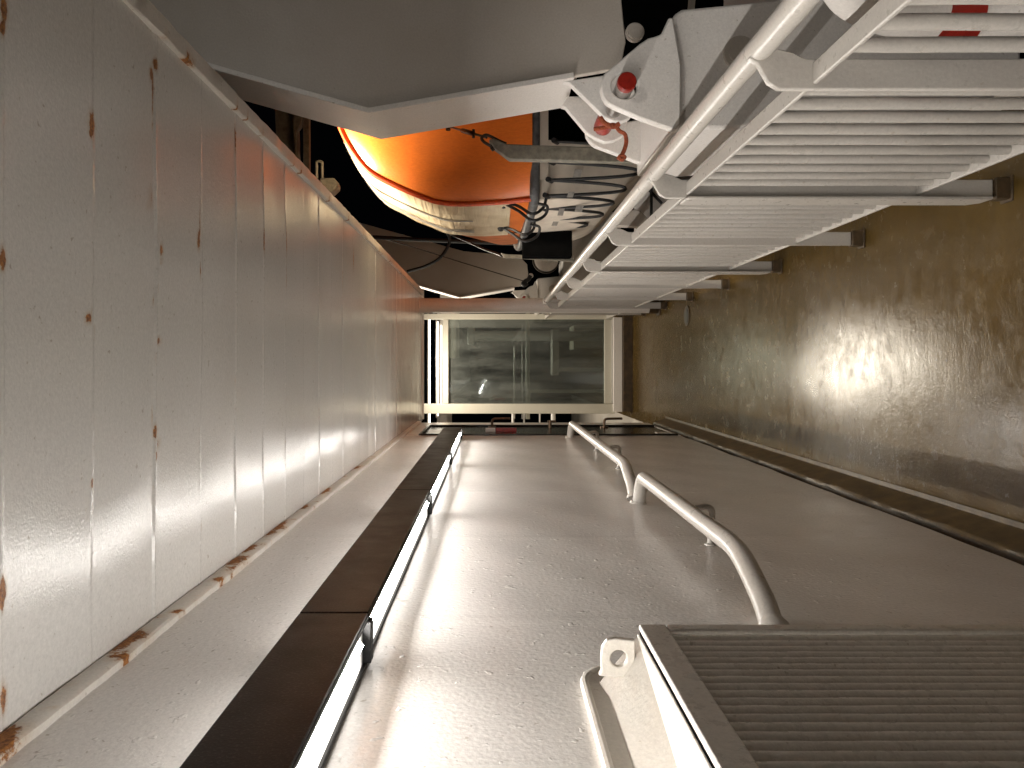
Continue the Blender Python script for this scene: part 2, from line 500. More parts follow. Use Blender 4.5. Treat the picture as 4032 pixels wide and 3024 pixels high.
link('base_gutter', bm, M['gutter'], wall)  # recessed band: its shade is deepened by the darker coating colour
bm = bmesh.new()
sweep(bm, [(-.546, .1165), (-.533, .112), (-.527, .104), (-.506, .018), (-.496, .0065), (-.478, .0045)], Y0, 7.12, gn, lambda i, y: gw(i, y) * (.8 if i < 3 else .15))
link('base_cove', bm, M['cove'], wall)
# door
door = bpy.data.objects.new('door', None); C.objects.link(door); door.parent = wall
bm = bmesh.new(); box(bm, XW - .03, XW - .004, D0 + .012, D1 - .012, DB + .05, DT - .008)
link('leaf', bm, M['black'], door, bev=.004)
bm = bmesh.new()
for a in (D0 + .003, D1 - .021):
    box(bm, XW - .02, XW + .012, a, a + .018, DB + .046, DT)
box(bm, XW - .02, XW + .012, D0 + .003, D1 - .003, DT - .002, DT + .018)
link('frame', bm, M['black'], door, bev=.003)
def lever(px):
    bm = bmesh.new()
    p = W(px, 923, 6.55)
    x = XW - .004
    tube(bm, smoothpath([(x, 6.6, p.z), (x + .075, 6.6, p.z), (x + .078, 6.6, p.z - .155)], 5, .03), .011, 10)
    tube(bm, [(x - .004, 6.6, p.z), (x + .012, 6.6, p.z)], .034, 16)
    link('handle', bm, M['bronze'], door)
lever(1063); lever(1307)
bm = bmesh.new(); p = W(1189, 923, 6.5)
tube(bm, [(XW - .01, 6.55, p.z), (XW + .06, 6.55, p.z)], .014, 10); tube(bm, [(XW + .052, 6.55, p.z + .02), (XW + .052, 6.55, p.z - .05)], .011, 10)
link('latch', bm, M['bronze'], door)
bm = bmesh.new(); p = W(1062, 929, 6.25); box(bm, XW - .003, XW + .028, 6.18, 6.20, p.z - .03, p.z + .05)
link('sign_white', bm, M['white'], door)
bm = bmesh.new(); box(bm, XW - .003, XW + .028, 6.18, 6.20, p.z - .20, p.z - .032)
link('sign_red', bm, M['red'], door)
bm = bmesh.new(); p = W(1434, 936, 6.0); box(bm, XW - .003, XW + .004, 6.0, 6.1, p.z - .06, p.z + .05)
link('notice', bm, M['white'], door)
bm = bmesh.new(); p = W(938, 930, 6.2); box(bm, XW - .003, XW + .003, 5.95, 6.35, DT - .16, DT - .03)
link('window', bm, M['steel'], door, bev=.002)

# ------------------------------------------------------------------ deck
bm = bmesh.new()
ysd = np.linspace(-2.5, 16, 140); xsd = np.linspace(-.62, .80, 24)
deck = grid_obj('deck', xsd, ysd, lambda X, Y: .0018 * np.sin(3 * X + 2.3 * Y) + .0012 * np.sin(9 * X - 4 * Y) - .002, M['deck'])
tag(deck, kind='structure')
bm.free()
bm = bmesh.new(); box(bm, .80, .83, -2.5, 16, -.5, .05)
box(bm, -4, .80, -2.5, 16, -.3, -.03)
tag(link('deck_edge', bm, M['davit'], bev=.004), kind='structure')
bm = bmesh.new()
vs = [bm.verts.new(p) for p in ((-200, -200, -16), (400, -200, -16), (400, 500, -16), (-200, 500, -16))]; bm.faces.new(vs)
tag(link('sea', bm, M['sea']), kind='structure')

# ------------------------------------------------------------------ strip lights
XF, Z1, Z2 = -.4435, EYE + .346, EYE + .222
JO = [-5.375, -4.025, -2.675, -1.325, .025, 1.375, 2.725, 4.075, 5.425]
LAMP = 250.0
UP = 42.0
whichlamp = ['strip light out of sight behind the nearest one in its row', 'strip light nearest the louvred vent, cut off by the picture edge', 'strip light second from the louvred vent, between two cover joints',
             'strip light third along, level with the gap between the storm rails', 'strip light farthest along the wall, ending just before the black door']
def blade(bm, x, z, nx, nz, y0, y1, hw=.012):
    # lit tube face looking out of the housing on a slant
    v = [bm.verts.new((x + sg * -nz * hw, y, z + sg * nx * hw)) for sg, y in ((-1, y0), (1, y0), (1, y1), (-1, y1))]
    w_ = [bm.verts.new((p.co.x - nx * .0012, p.co.y, p.co.z - nz * .0012)) for p in v]
    bm.faces.new(v)
    for fc in [w_[::-1]] + [(v[q], w_[q], w_[(q + 1) % 4], v[(q + 1) % 4]) for q in range(4)]:
        bm.faces.new(fc).material_index = 1
for k, (a, b) in enumerate(zip(JO, JO[1:])):
    t = thing('strip_light', 'brown covered ' + whichlamp[max(0, k - 3)], 'wall light', 'strip lights in a row along the deckhouse wall')
    g = .0025
    bm = bmesh.new()
    box(bm, XF - .004, XF, a + g, b - g, Z2 + .001, Z1)                     # front cover
    link('cover', bm, M['housing'], t, bev=.0025)
    bm = bmesh.new()
    box(bm, XF - .012, XF - .0042, a + g, b - g, Z2 - .001, Z2 + .012)         # rims round the panes
    box(bm, XF - .012, XF - .0042, a + g, b - g, Z1 - .012, Z1 + .002)
    box(bm, XW + .001, XW + .0085, a + g, b - g, Z2 + .003, Z1 + .002)
    for e in (a + g, b - g - .012):
        box(bm, XW + .0092, XF - .0122, e, e + .012, Z2 - .006, Z1 + .001)
    link('frame', bm, M['rubber'], t, bev=.0015)
    bm = bmesh.new(); box(bm, XW + .0087, XF - .0125, a + .016, b - .016, Z2 + .0088, Z2 + .012)
    link('lower_pane', bm, lampmat('lit_lower_pane', 2.0, a + .02, b - .02), t, smooth=False)
    bm = bmesh.new(); blade(bm, -.480, Z2 + .0046, .74, -.67, a + .07, b - .05, .0050)
    link('lower_tube', bm, [emit('lower_tube', (1, .953, .897), LAMP), M['white']], t, smooth=False)
    bm = bmesh.new(); box(bm, XW + .0087, XF - .0125, a + .016, b - .016, Z1 - .017, Z1 - .0135)
    link('upper_pane', bm, lampmat('lit_upper_pane', .8, a + .02, b - .02), t, smooth=False)
    bm = bmesh.new(); blade(bm, -.482, Z1 - .0065, .45, .89, a + .07, b - .05, .0036)
    link('upper_tube', bm, [emit('upper_tube', (1, .953, .897), UP), M['white']], t, smooth=False)

# ------------------------------------------------------------------ storm rails on the wall
ZR = EYE - .578; XR = -.435
def storm_rail(label, near, nearfoot, far, brackets):
    t = thing('storm_rail', label, 'handrail', 'storm rails along the deckhouse wall')
    bm = bmesh.new()
    path = smoothpath([(XW - .004, nearfoot, ZR + .008), (XW + .03, nearfoot + .05, ZR + .006), (XR, near, ZR), (XR, far, ZR), (XW - .004, far + .015, ZR + .012)], 7, .085)
    path = [p + Vector((.0007 * math.sin(p.y * 40), 0, .0007 * math.sin(p.y * 33))) for p in path]
    tube(bm, path, .0245, 20)
    link('pipe', bm, M['rail'], t)
    for d in brackets:
        bm = bmesh.new()
        tube(bm, smoothpath([(XR + .006, d, ZR - .016), (XR + .016, d, ZR - .076), (XW - .004, d, ZR - .068)], 8, .050), .0095, 12)
        tube(bm, [(XW - .002, d, ZR - .068), (XW + .004, d, ZR - .068), (XW + .008, d, ZR - .068)], [.018, .017, .0105], 14)
        link('bracket', bm, M['rail'], t)
    bm = bmesh.new()
    tube(bm, [(XW - .002, far + .015, ZR + .012), (XW + .003, far + .014, ZR + .012), (XW + .010, far + .013, ZR + .012)], [.034, .032, .0255], 20)
    link('weld', bm, M['rail'], t); bm = bmesh.new()
    tube(bm, [(XW - .002, nearfoot, ZR + .008), (XW + .004, nearfoot + .004, ZR + .008), (XW + .011, nearfoot + .016, ZR + .008)], [.034, .032, .0255], 20)
    link('weld', bm, M['rail'], t)
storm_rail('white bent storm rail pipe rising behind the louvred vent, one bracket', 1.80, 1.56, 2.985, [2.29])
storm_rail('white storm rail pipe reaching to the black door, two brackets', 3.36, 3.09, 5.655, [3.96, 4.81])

# ------------------------------------------------------------------ louvred vent on the wall
XV = -.42; VT = EYE - .231; VF = 1.227; VN = .25; VB = EYE - 1.02
vent = thing('louvred_vent', 'white louvred ventilation box with an eyed lug on the near wall', 'vent')
bm = bmesh.new()
# flat coaming on the wall with a rounded far corner
prismx(bm, [(VN, EYE - .146), (1.27, EYE - .146), (1.31, EYE - .153), (1.335, EYE - .175), (1.335, VB - .04), (VN, VB - .04)], XW - .006, XW + .016)
tube(bm, smoothpath([(XW + .012, VN, EYE - .149), (XW + .012, 1.29, EYE - .151), (XW + .012, 1.332, EYE - .19)], 5, .05), .008, 10)
link('coaming', bm, M['ventrim'], vent, bev=.004)
bm = bmesh.new()
# trunk: bottom, back rim; its top is cut on a slant towards the far end
top = [(XW + .012, VN), (-.512, .95), (-.4375, VF + .010), (XV - .0122, VF + .010), (XV - .0122, VN)]
for z0, z1, pts in ((VT - .012, VT, top),):
    lo = [bm.verts.new((p[0], p[1], z0)) for p in pts]; hi = [bm.verts.new((p[0], p[1], z1)) for p in pts]
    bm.faces.new(lo[::-1]); bm.faces.new(hi)
    for q in range(len(pts)):
        bm.faces.new((lo[q], lo[(q + 1) % len(pts)], hi[(q + 1) % len(pts)], hi[q]))
box(bm, -.4372, XV - .0122, VF, VF + .010, VB, VT - .0125)
# slanting sides down to the wall
pts = [(XW + .014, VN), (XW + .014, 1.26), (-.437, VF + .010), (-.512, .95)]
zz = [EYE - .170, EYE - .172, VT - .002, VT - .002]
a = [bm.verts.new((p[0], p[1], z)) for p, z in zip(pts, zz)]; bm.faces.new(a)
bm.faces.new([bm.verts.new(c) for c in ((XW + .014, 1.262, EYE - .172), (XW + .014, 1.262, VB), (-.437, VF + .0105, VB), (-.437, VF + .0105, VT - .002))])
link('trunk', bm, M['ventrim'], vent, bev=.003)
bm = bmesh.new(); box(bm, XV - .0121, XV - .0038, VN, VF + .003, VT - .022, VT - .0035)
link('gasket', bm, M['void'], vent)
bm = bmesh.new()
box(bm, XV - .0035, XV + .006, VN, VF, VT - .044, VT - .001)
box(bm, XV - .0035, XV + .006, VF - .026, VF, VB, VT - .0445)
link('louvre_frame', bm, M['vent'], vent, bev=.003)
bm = bmesh.new()
prof = []
y = VF - .027
rows = []
pitch = .0222
xsv = []
k = 0
while y > VN:
    for t, dx in [(0, -.036), (.26, -.036)] + [(.63 - .35 * math.cos(q * math.pi / 8), -.006 + .0078 * math.sin(q * math.pi / 8)) for q in range(9)] + [(.985, -.036)]:
        xsv.append((y - t * pitch, XV + dx))
    y -= pitch
zsv = [VB, VB + .3, VB + .55] + [VT - .045 - .02 * q for q in range(10, -1, -1)]
rows = [[bm.verts.new((x + rnd.uniform(-.0004, .0004), yy + rnd.uniform(-.0003, .0003), z)) for (yy, x) in xsv] for z in zsv]
for a, b in zip(rows, rows[1:]):
    for q in range(len(xsv) - 1): bm.faces.new((a[q], a[q + 1], b[q + 1], b[q]))
link('slats', bm, M['vent'], vent, angle=50)
bm = bmesh.new()
d = 1.205
lug = outline([(1372, 1384), (1330, 1380), (1312, 1384), (1301, 1398), (1298, 1420), (1299, 1450), (1294, 1461), (1372, 1464)], d)
c = W(1336.5, 1423, d)
prism(bm, lug, d, d + .012, [circ(c.x, c.z, .0132)])
link('lug', bm, M['ventrim'], vent, bev=.002)

# ------------------------------------------------------------------ railing
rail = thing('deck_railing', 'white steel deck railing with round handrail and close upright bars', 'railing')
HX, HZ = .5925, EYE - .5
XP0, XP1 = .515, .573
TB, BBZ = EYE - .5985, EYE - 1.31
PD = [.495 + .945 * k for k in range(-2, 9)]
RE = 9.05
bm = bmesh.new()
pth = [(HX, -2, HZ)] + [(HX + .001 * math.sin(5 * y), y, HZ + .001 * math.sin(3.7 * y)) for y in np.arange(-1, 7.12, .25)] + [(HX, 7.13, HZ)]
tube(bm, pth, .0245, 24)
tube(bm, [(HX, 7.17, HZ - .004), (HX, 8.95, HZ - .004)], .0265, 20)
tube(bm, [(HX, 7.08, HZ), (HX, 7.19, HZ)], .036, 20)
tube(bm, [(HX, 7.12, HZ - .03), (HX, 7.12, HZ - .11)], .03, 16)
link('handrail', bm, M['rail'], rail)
bm = bmesh.new(); box(bm, .525, .566, -2, RE, TB - .010, TB)
link('top_rail', bm, M['rail'], rail, bev=.003)
bm = bmesh.new(); box(bm, .525, .568, -2, RE, BBZ - .010, BBZ)
link('bottom_rail', bm, M['rail'], rail, bev=.003)
# posts: flat bars across the rail line; every other one has a wide inner flange
def post_outline():
    return [(XP1, .05), (XP0, .05), (XP0, EYE - .535), (XP0 + .012, EYE - .515), (HX - .030, EYE - .495), (HX - .018, EYE - .478), (HX + .004, EYE - .515), (XP1 + .012, EYE - .56), (XP1, EYE - .585)]
bm = bmesh.new(); prism(bm, post_outline(), 0, .014)
pf = link('post', bm, M['rail'], rail, bev=.003)
bm = bmesh.new(); prism(bm, post_outline(), .0, .014)
prismx(bm, [(-.035, EYE - .60), (-.01, EYE - .592), (.05, EYE - .592), (.062, EYE - .60), (.062, .10), (.03, .07), (-.035, .07)], XP0 - .010, XP0 - .0005)
pt = link('post', bm, M['rail'], rail, bev=.003)
bm = bmesh.new(); box(bm, XP0 - .004, XP1 + .004, -.014, .028, -.004, .0495)
box(bm, XP0 - .012, XP1 + .010, -.022, .036, -.003, .006)
fo = link('foot', bm, M['gutter'], pf, bev=.003)
first = True
proto = {0: pf, 1: pt}
used = {0: False, 1: False}
for k, d in enumerate(PD):
    ty = 1 if k in (4, 6) else 0
    if d < .5: continue
    if not used[ty]: o = proto[ty]; used[ty] = True
    else: o = proto[ty].copy(); C.objects.link(o)
    o.parent = rail; o.location = (0, d, 0)
    if o is not pf:
        f2 = fo.copy(); C.objects.link(f2); f2.parent = o
# upright bars
bm = bmesh.new()
zr = np.linspace(BBZ - .002, TB - .005, 14)
tube(bm, [(rnd.uniform(-.0006, .0006), rnd.uniform(-.0006, .0006), z) for z in zr], .0130, 14)
bar0 = link('baluster', bm, M['rail'], rail)
first = True
for k in range(1, len(PD)):
    for j in range(1, 11):
        y = PD[k - 1] + .945 * j / 11
        if abs(PD[k] - 1.44) < .01: y = 1.44 - .127 - .0872 * (10 - j)
        if y < .75 or y > RE - .02: continue
        o = bar0 if first else bar0.copy()
        if not first: C.objects.link(o); o.parent = rail
        first = False
        o.location = (.546 + rnd.uniform(-.001, .001), y, 0); o.rotation_euler = (0, 0, rnd.uniform(0, 6))

# column carrying the far end of the overhead
col_ = thing('support_column', 'round white steel column with a dark base at the end of the railing', 'column')
bm = bmesh.new(); tube(bm, [(.566, 7.42, .10), (.566, 7.42, ZC + .02)], .072, 32); link('shaft', bm, M['white'], col_)
bm = bmesh.new(); tube(bm, [(.566, 7.42, 0), (.566, 7.42, .0995)], .076, 32); box(bm, .47, .66, 7.34, 7.50, -.004, .012); link('base', bm, M['gutter'], col_)

# ------------------------------------------------------------------ davits
def c4(pts): return [(1207 + .2976 * a, .2976 * b) for a, b in pts]
def c3(pts): return [(1042.4 + .2232 * a, 164.6 + .2232 * b) for a, b in pts]
def c6(a, b): return (823 + .2976 * a, 493.7 + .2976 * b)
def make_davit():
    t = thing('davit', 'near white lifeboat davit with a kinked arm and red capped pin', 'davit', 'davits carrying the lifeboat')
    k = W(800, 240, 3.0)
    up = Vector((.282, 0, 1)).normalized(); dn = Vector((W(1320, 150, 3).x - k.x, 0, W(1320, 150, 3).z - k.z)).normalized()
    A = Vector((k.x, 0, k.z)); T = A + up * 1.9; B = A + dn * .99
    w = .66
    nrm = Vector((1, 0, 0))
    web = [(T.x, T.z), (A.x, A.z), (B.x, B.z), (B.x + .10, B.z - .02), (B.x + .30, B.z + .0), (B.x + .42, B.z + .12), (A.x + w, A.z - .05), (T.x + w, T.z)]
    bm = bmesh.new(); prism(bm, web, 3.0, 3.03)
    link('arm', bm, M['davit'], t, bev=.004)
    bm = bmesh.new()
    E = A + dn * .80
    th = .022
    # flange plate along the inboard edge (three bands so that it runs through the kink)
    def strip(p, q, y0, y1):
        nn = Vector((-(q - p).z, 0, (q - p).x)).normalized()
        if nn.x > 0: nn = -nn
        return nn
    n1 = strip(T, A, 0, 0); n2 = strip(A, E, 0, 0)
    mid = (n1 + n2).normalized() * (th / max(.5, (n1 + n2).normalized().dot(n1)))
    prism(bm, [(T.x, T.z), (A.x, A.z), (E.x, E.z), (E.x + n2.x * th, E.z + n2.z * th), (A.x + mid.x, A.z + mid.z), (T.x + n1.x * th, T.z + n1.z * th)], 2.955, 3.30)
    link('flange', bm, M['white'], t, bev=.003)
    bm = bmesh.new(); prism(bm, [(T.x + .02, T.z), (A.x + .02, A.z), (E.x + .02, E.z), (B.x + .3, B.z), (A.x + w, A.z - .05), (T.x + w, T.z)], 3.26, 3.29)
    link('rear_web', bm, M['davit'], t)
    bm = bmesh.new()
    for (cx, cy) in ((548, 245),):
        p = W(*c4([(cx, cy)])[0], 3.0)
        tube(bm, [(p.x, 2.972, p.z), (p.x, 3.0, p.z)], .028, 20); tube(bm, [(p.x, 2.982, p.z), (p.x, 3.0, p.z)], .036, 20)
    link('boss', bm, M['davit'], t)
    # arm lugs
    bm = bmesh.new()
    prism(bm, outline(c4([(30, 590), (75, 600), (200, 720), (330, 850), (400, 880), (465, 880), (525, 850), (560, 700), (520, 520), (330, 545)]), 2.78), 2.78, 2.815)
    link('arm_lug', bm, M['white'], t, bev=.004); bm = bmesh.new()
    prism(bm, outline(c4([(15, 770), (50, 780), (200, 960), (270, 1005), (330, 1030), (400, 1022), (470, 985), (520, 800), (460, 680), (60, 700)]), 3.12), 3.12, 3.155)
    link('arm_lug', bm, M['white'], t, bev=.004)
    # pedestal
    bm = bmesh.new()
    hc = W(*c4([(478, 620)])[0], 2.58)
    prism(bm, outline(c4([(745, 245), (700, 262), (650, 275), (590, 315), (330, 535), (308, 590), (304, 645), (318, 700), (345, 742), (380, 768), (600, 862), (810, 935), (845, 940), (885, 900), (890, 470), (830, 125), (800, 125)]), 2.58), 2.58, 2.615, [circ(hc.x, hc.z, .044)])
    link('pedestal_lug', bm, M['white'], t, bev=.006); bm = bmesh.new()
    prism(bm, outline(c4([(192, 950), (200, 990), (225, 1030), (262, 1062), (420, 1120), (590, 1185), (628, 1165), (660, 900), (600, 860)]), 3.22), 3.22, 3.255)
    link('pedestal_lug', bm, M['white'], t, bev=.006)
    bm = bmesh.new()
    a = outline(c4([(842, 925), (846, 930), (832, 112), (900, 80), (1610, 0)]), 2.62)
    p0 = W(*c4([(836, 935)])[0], 2.62); p1 = W(*c4([(832, 105)])[0], 2.62); p2 = W(*c4([(1610, -5)])[0], 2.62)
    prism(bm, [(p0.x, p0.z), (p1.x, p1.z), (p1.x + .02, p1.z - .03), (p2.x, p2.z), (p2.x + .9, p2.z - .02), (p2.x + .9, -.2), (p0.x + .06, -.2), (p0.x + .02, .55), (p0.x, .80)], 2.62, 3.30)
    link('pedestal', bm, M['white'], t, bev=.012)
    bm = bmesh.new()
    q = W(*c4([(1310, 390)])[0], 2.62)
    tube(bm, [(q.x, 2.606, q.z), (q.x, 2.62, q.z)], .056, 28); tube(bm, [(q.x, 2.598, q.z), (q.x, 2.606, q.z)], .04, 28)
    link('cover_disc', bm, M['davit'], t)
    # step plates low on the inboard side
    bm = bmesh.new()
    s0 = W(*c4([(1170, 960)])[0], 2.75); s1 = W(*c4([(1290, 800)])[0], 2.62)
    box(bm, s0.x - .01, s0.x + .07, 2.66, 2.80, s0.z - .30, s0.z)
    box(bm, s0.x - .02, s0.x + .12, 2.80, 3.1, s0.z - .55, s0.z - .16)
    link('step_plate', bm, M['white'], t, bev=.004)
    # pin
    bm = bmesh.new()
    c = W(*c4([(498, 588)])[0], 2.50)
    tube(bm, [(c.x, 2.522, c.z), (c.x, 2.80, c.z)], .030, 24)
    pin = link('pin', bm, M['steel'], t)
    bm = bmesh.new(); tube(bm, [(c.x, 2.500, c.z), (c.x, 2.503, c.z), (c.x, 2.524, c.z)], [.028, .0312, .0312], 24)
    link('pin_cap', bm, M['red'], pin)
    bm = bmesh.new()
    p = W(*c4([(360, 870)])[0], 2.95)
    tube(bm, [(p.x + .02, 2.82, p.z), (p.x + .02, 3.1, p.z)], .036, 18)
    link('sleeve', bm, M['red'], t)
    return t
davit = make_davit()
dv2 = copy_tree(davit); dv2.location = (0, 8.2, 0)
dv2['label'] = 'far white davit beyond the lifeboat, seen small past the railing column'

# red lashing cord tied through the clevis
bm = bmesh.new()
d = 2.74
pts = [W(*c4([q])[0], d) for q in ((255, 938), (330, 925), (400, 905), (440, 950), (480, 975), (490, 1030), (475, 1090), (450, 1140))]
tube(bm, spline(pts, 6), .0075, 8)
pts = [W(*c4([q])[0], d - .01) for q in ((300, 850), (330, 890), (390, 920), (440, 900))]
tube(bm, spline(pts, 6), .009, 8)
kn = [W(*c4([q])[0], d - .005) for q in ((430, 1155), (450, 1130), (480, 1140), (455, 1160), (440, 1135))]
tube(bm, spline(kn, 5), .007, 8)
tag(link('lashing_cord', bm, M['redrope']), 'frayed red brown cord tied round the clevis of the near davit', 'cord')

# greasy winch wheel under the pedestal
t = thing('winch_drum', 'greasy dark winch wheel below the near davit, half hidden by the handrail', 'winch')
p = W(1512, 305, 3.35)
bm = bmesh.new(); tube(bm, [(p.x, 3.35, p.z), (p.x, 3.37, p.z), (p.x, 3.46, p.z), (p.x, 3.48, p.z)], [.17, .185, .185, .17], 40); link('rim', bm, M['grease'], t)
bm = bmesh.new(); tube(bm, [(p.x, 3.335, p.z), (p.x, 3.35, p.z)], .115, 32); link('hub', bm, M['davit'], t)
bm = bmesh.new(); tube(bm, [(p.x + .02, 3.325, p.z + .02), (p.x + .02, 3.335, p.z + .02)], .07, 32); link('grease_cap', bm, M['grease'], t)
t = thing('winch_bed', 'off white winch bed plate under the dark wheel', 'winch')
p = W(1488, 352, 3.3)
bm = bmesh.new(); box(bm, p.x - .03, p.x + .45, 3.28, 3.6, p.z - .10, p.z + .05); link('bed', bm, M['white'], t, bev=.008)
bm = bmesh.new(); box(bm, p.x + .02, p.x + .40, 3.32, 3.56, 0, p.z - .10); link('leg', bm, M['davit'], t)

# grey gripe bar with shackle and lashing
t = thing('gripe_bar', 'weathered grey upright bar before the orange canopy with shackle and turnbuckle', 'bar')
bm = bmesh.new()
d = 3.5
prism(bm, outline(c3([(60, 612), (110, 598), (235, 655), (1480, 700), (1480, 830), (262, 802), (112, 692)]), d), d, d + .05)
link('bar', bm, M['bargrey'], t, bev=.004)
bm = bmesh.new()
tube(bm, spline([W(*c3([q])[0], d + .02) for q in ((105, 690), (20, 640), (-10, 600), (20, 572), (60, 575), (160, 625), (230, 655))], 5), .007, 8)
tube(bm, [W(*c3([(85, 712)])[0], d + .02), W(*c3([(125, 678)])[0], d + .02)], .011, 8)
link('shackle', bm, M['grease'], t)
bm = bmesh.new()
a = W(1051, 297, d + .03); b = W(968, 273, 3.9)
tube(bm, [a, a.lerp(b, .3), a.lerp(b, .32), a.lerp(b, .6), a.lerp(b, .62), b], [.006, .006, .012, .012, .0055, .0055], 8)
e = a.lerp(b, .32)
tube(bm, [e + Vector((-.02, 0, 0)), e + Vector((.02, 0, 0))], .007, 8)
tube(bm, [b + Vector((-.02, 0, .0)), b + Vector((.025, 0, -.0))], .012, 8)
link('turnbuckle', bm, M['grease'], t)

# ------------------------------------------------------------------ lifeboat
boat = thing('lifeboat', 'orange canopied lifeboat with off white hull hanging in its davits', 'lifeboat')
CX = 2.25
def dz(z): return 4.0 + .22 * (z + .2)
arris = [(.862, -.20), (.853, -.05), (.852, .16), (.868, .29), (.913, .41), (.975, .54), (1.051, .668), (1.17, .765), (1.316, .84), (1.55, .905), (1.85, .945), (CX, .96)]
arris = [(p.x, p.y) for p in [Vector((v.x, v.y)) for v in spline([(a, b, 0) for a, b in arris], 4)]]
full = arris + [(2 * CX - x, z) for x, z in arris[-2::-1]]
def station(prof, d, grow, lean=0.0):
    out = []
    for x, z in prof:
        cz = .2
        sx = 1 + grow / 1.4
        k = max(0, min(1, (z + .2) / .5))
        sz = 1 + grow * .8 * k
        out.append(Vector((CX + (x - CX) * sx, d + lean * (z + .2), EYE + cz + (z - cz) * sz)))
    return out
def loft(bm, rings, close=False):
    vr = [[bm.verts.new(p) for p in r] for r in rings]
    for a, b in zip(vr, vr[1:]):
        for q in range(len(a) - 1): bm.faces.new((a[q], a[q + 1], b[q + 1], b[q]))
    return vr
# cover on the inboard flank
half = [p for p in full if p[0] < CX + .1 and not (p[0] < CX and p[1] < -.125)]
low = [p for p in full if p[0] < CX and p[1] < .05]
r0 = station(half, 4.0, 0, .22)
bm = bmesh.new()
def mixring(a, b, t): return [p.lerp(q, t) for p, q in zip(a, b)]
r1 = station(half, 4.16, .028, .16); r2 = station(half, 4.45, .045, .08); r3 = station(half, 4.86, .040, 0)
rr = [r0, mixring(r0, r1, .5), r1, mixring(r1, r2, .33), mixring(r1, r2, .66), r2, mixring(r2, r3, .33), mixring(r2, r3, .66), r3]
for q, r in enumerate(rr):
    for w_, p in enumerate(r):
        p.x += .0025 * math.sin(w_ * 1.1 + q * 1.7) * (0 if q == 0 else 1)
loft(bm, rr)
cover = link('side_cover', bm, M['tarp'], boat)
bm = bmesh.new()
loft(bm, [[p + Vector((.006, 0, 0)) for p in station(low, 4.0, 0, .22)], [p + Vector((.006, 0, 0)) for p in station(low, 4.16, .024, .16)], [p + Vector((.008, 0, 0)) for p in station(low, 4.45, .038, .08)], [p + Vector((.01, 0, 0)) for p in station(low, 4.9, .030, 0)]])
link('canopy_flank', bm, M['orange'], boat)
# seams on the cover
bm = bmesh.new()
for ring, wd in ((mixring(r1, r2, .55), .020), (mixring(r2, r3, .35), .012), (mixring(r2, r3, .5), .024)):
    a = [p + Vector((-.006, -wd, .003)) for p in ring[4:30]]; b = [p + Vector((-.006, wd, .003)) for p in ring[4:30]]
    loft(bm, [a, b])
link('seam_tape', bm, M['tape'], cover)
def squash(ring, k): return [Vector((p.x, p.y, EYE - .2 + (p.z - EYE + .2) * k)) for p in ring]
# rest of the canopy
bm = bmesh.new()
r4 = station(full, 4.862, .030); r5 = squash(station(full, 5.6, -.02), .42); r6 = squash(station(full, 7.3, -.42), .5); r7 = squash(station(full, 9.2, -.85), .6); r8 = squash(station(full, 10.0, -1.2), .7)
loft(bm, [r4, r5, r6, r7, r8])
oth = [p for p in full if p[0] >= CX + .02]
loft(bm, [station(oth, 4.0, 0, .22), station(oth, 4.16, .028, .16), station(oth, 4.45, .045, .08), station(oth, 4.86, .03)])
link('canopy', bm, M['hullside'], boat)
# orange end of the canopy, slightly domed
bm = bmesh.new()
e0 = station(full, 4.0, 0, .22)
cen = Vector((CX, 3.93, EYE + .05))
rings = []
for t_ in (0, .01, .02, .035, .05, .075, .10, .14, .2, .28, .4, .55, .8):
    ring = []
    for p in e0:
        q = p.lerp(Vector((cen.x, p.y, max(EYE - .20, min(p.z, cen.z)) if False else EYE - .2 + (p.z - EYE + .2) * (1 - t_))), 0)
        x = p.x + (CX - p.x) * t_; z = EYE - .2 + (p.z - EYE + .2) * (1 - t_)
        y = 4.0 + .22 * (z - EYE + .2) - .07 * (1 - (1 - t_) ** 2) - .055 * (1 - math.exp(-t_ / .045))
        ring.append(Vector((x, y, z)))
    rings.append(ring)
loft(bm, rings)
link('canopy_end', bm, M['orange'], boat, angle=60)
# piping along the edge of the end
bm = bmesh.new(); tube(bm, [p + Vector((-.004, -.006, .002)) for p in e0], .0135, 10)
link('piping', bm, M['piping'], boat)
# hull
hp = [(.862, -.235), (.868, -.36), (.885, -.52), (.94, -.68), (1.06, -.82), (1.25, -.93), (1.6, -1.05), (CX, -1.12)]
hp = [(v.x, v.y) for v in spline([(a, b, 0) for a, b in hp], 4)]
hp = hp + [(2 * CX - x, z) for x, z in hp[-2::-1]]
def hst(d, grow, lean=0.0):
    return [Vector((CX + (x - CX) * (1 + grow / 1.4), d - lean * (z + .235), EYE + z)) for x, z in hp]
h0 = hst(4.02, 0, .16)
bm = bmesh.new()
loft(bm, [h0, hst(4.12, .015, .14), hst(4.7, .03, .05), hst(5.6, .0), hst(7.3, -.40), hst(9.2, -.85), hst(10.0, -1.2)])
def endpt(p, t_):
    return Vector((p.x + (CX - p.x) * t_, p.y - .07 * (1 - (1 - t_) ** 2), EYE - .235 + (p.z - EYE + .235) * (1 - t_)))
ins = [p for p in h0 if p.x < 1.16]
rows_ = []
for p in ins:                      # inboard cheek of the end
    rows_.append([Vector((p.x + (1.16 - p.x) * u, p.y - .05 * u, p.z)) for u in (0, .04, .12, .3, .6, 1)] + [Vector((1.16, p.y + .35, p.z))])
loft(bm, rows_)
loft(bm, [[Vector((x, 3.955, EYE - .235)) for x in (.95, 1.3, 2.2, 3.5)], [Vector((x, 3.965, EYE - .285)) for x in (.95, 1.3, 2.2, 3.5)], [Vector((x, 4.3, EYE - .29)) for x in (.95, 1.3, 2.2, 3.5)]])
link('hull', bm, M['hull'], boat, angle=60)
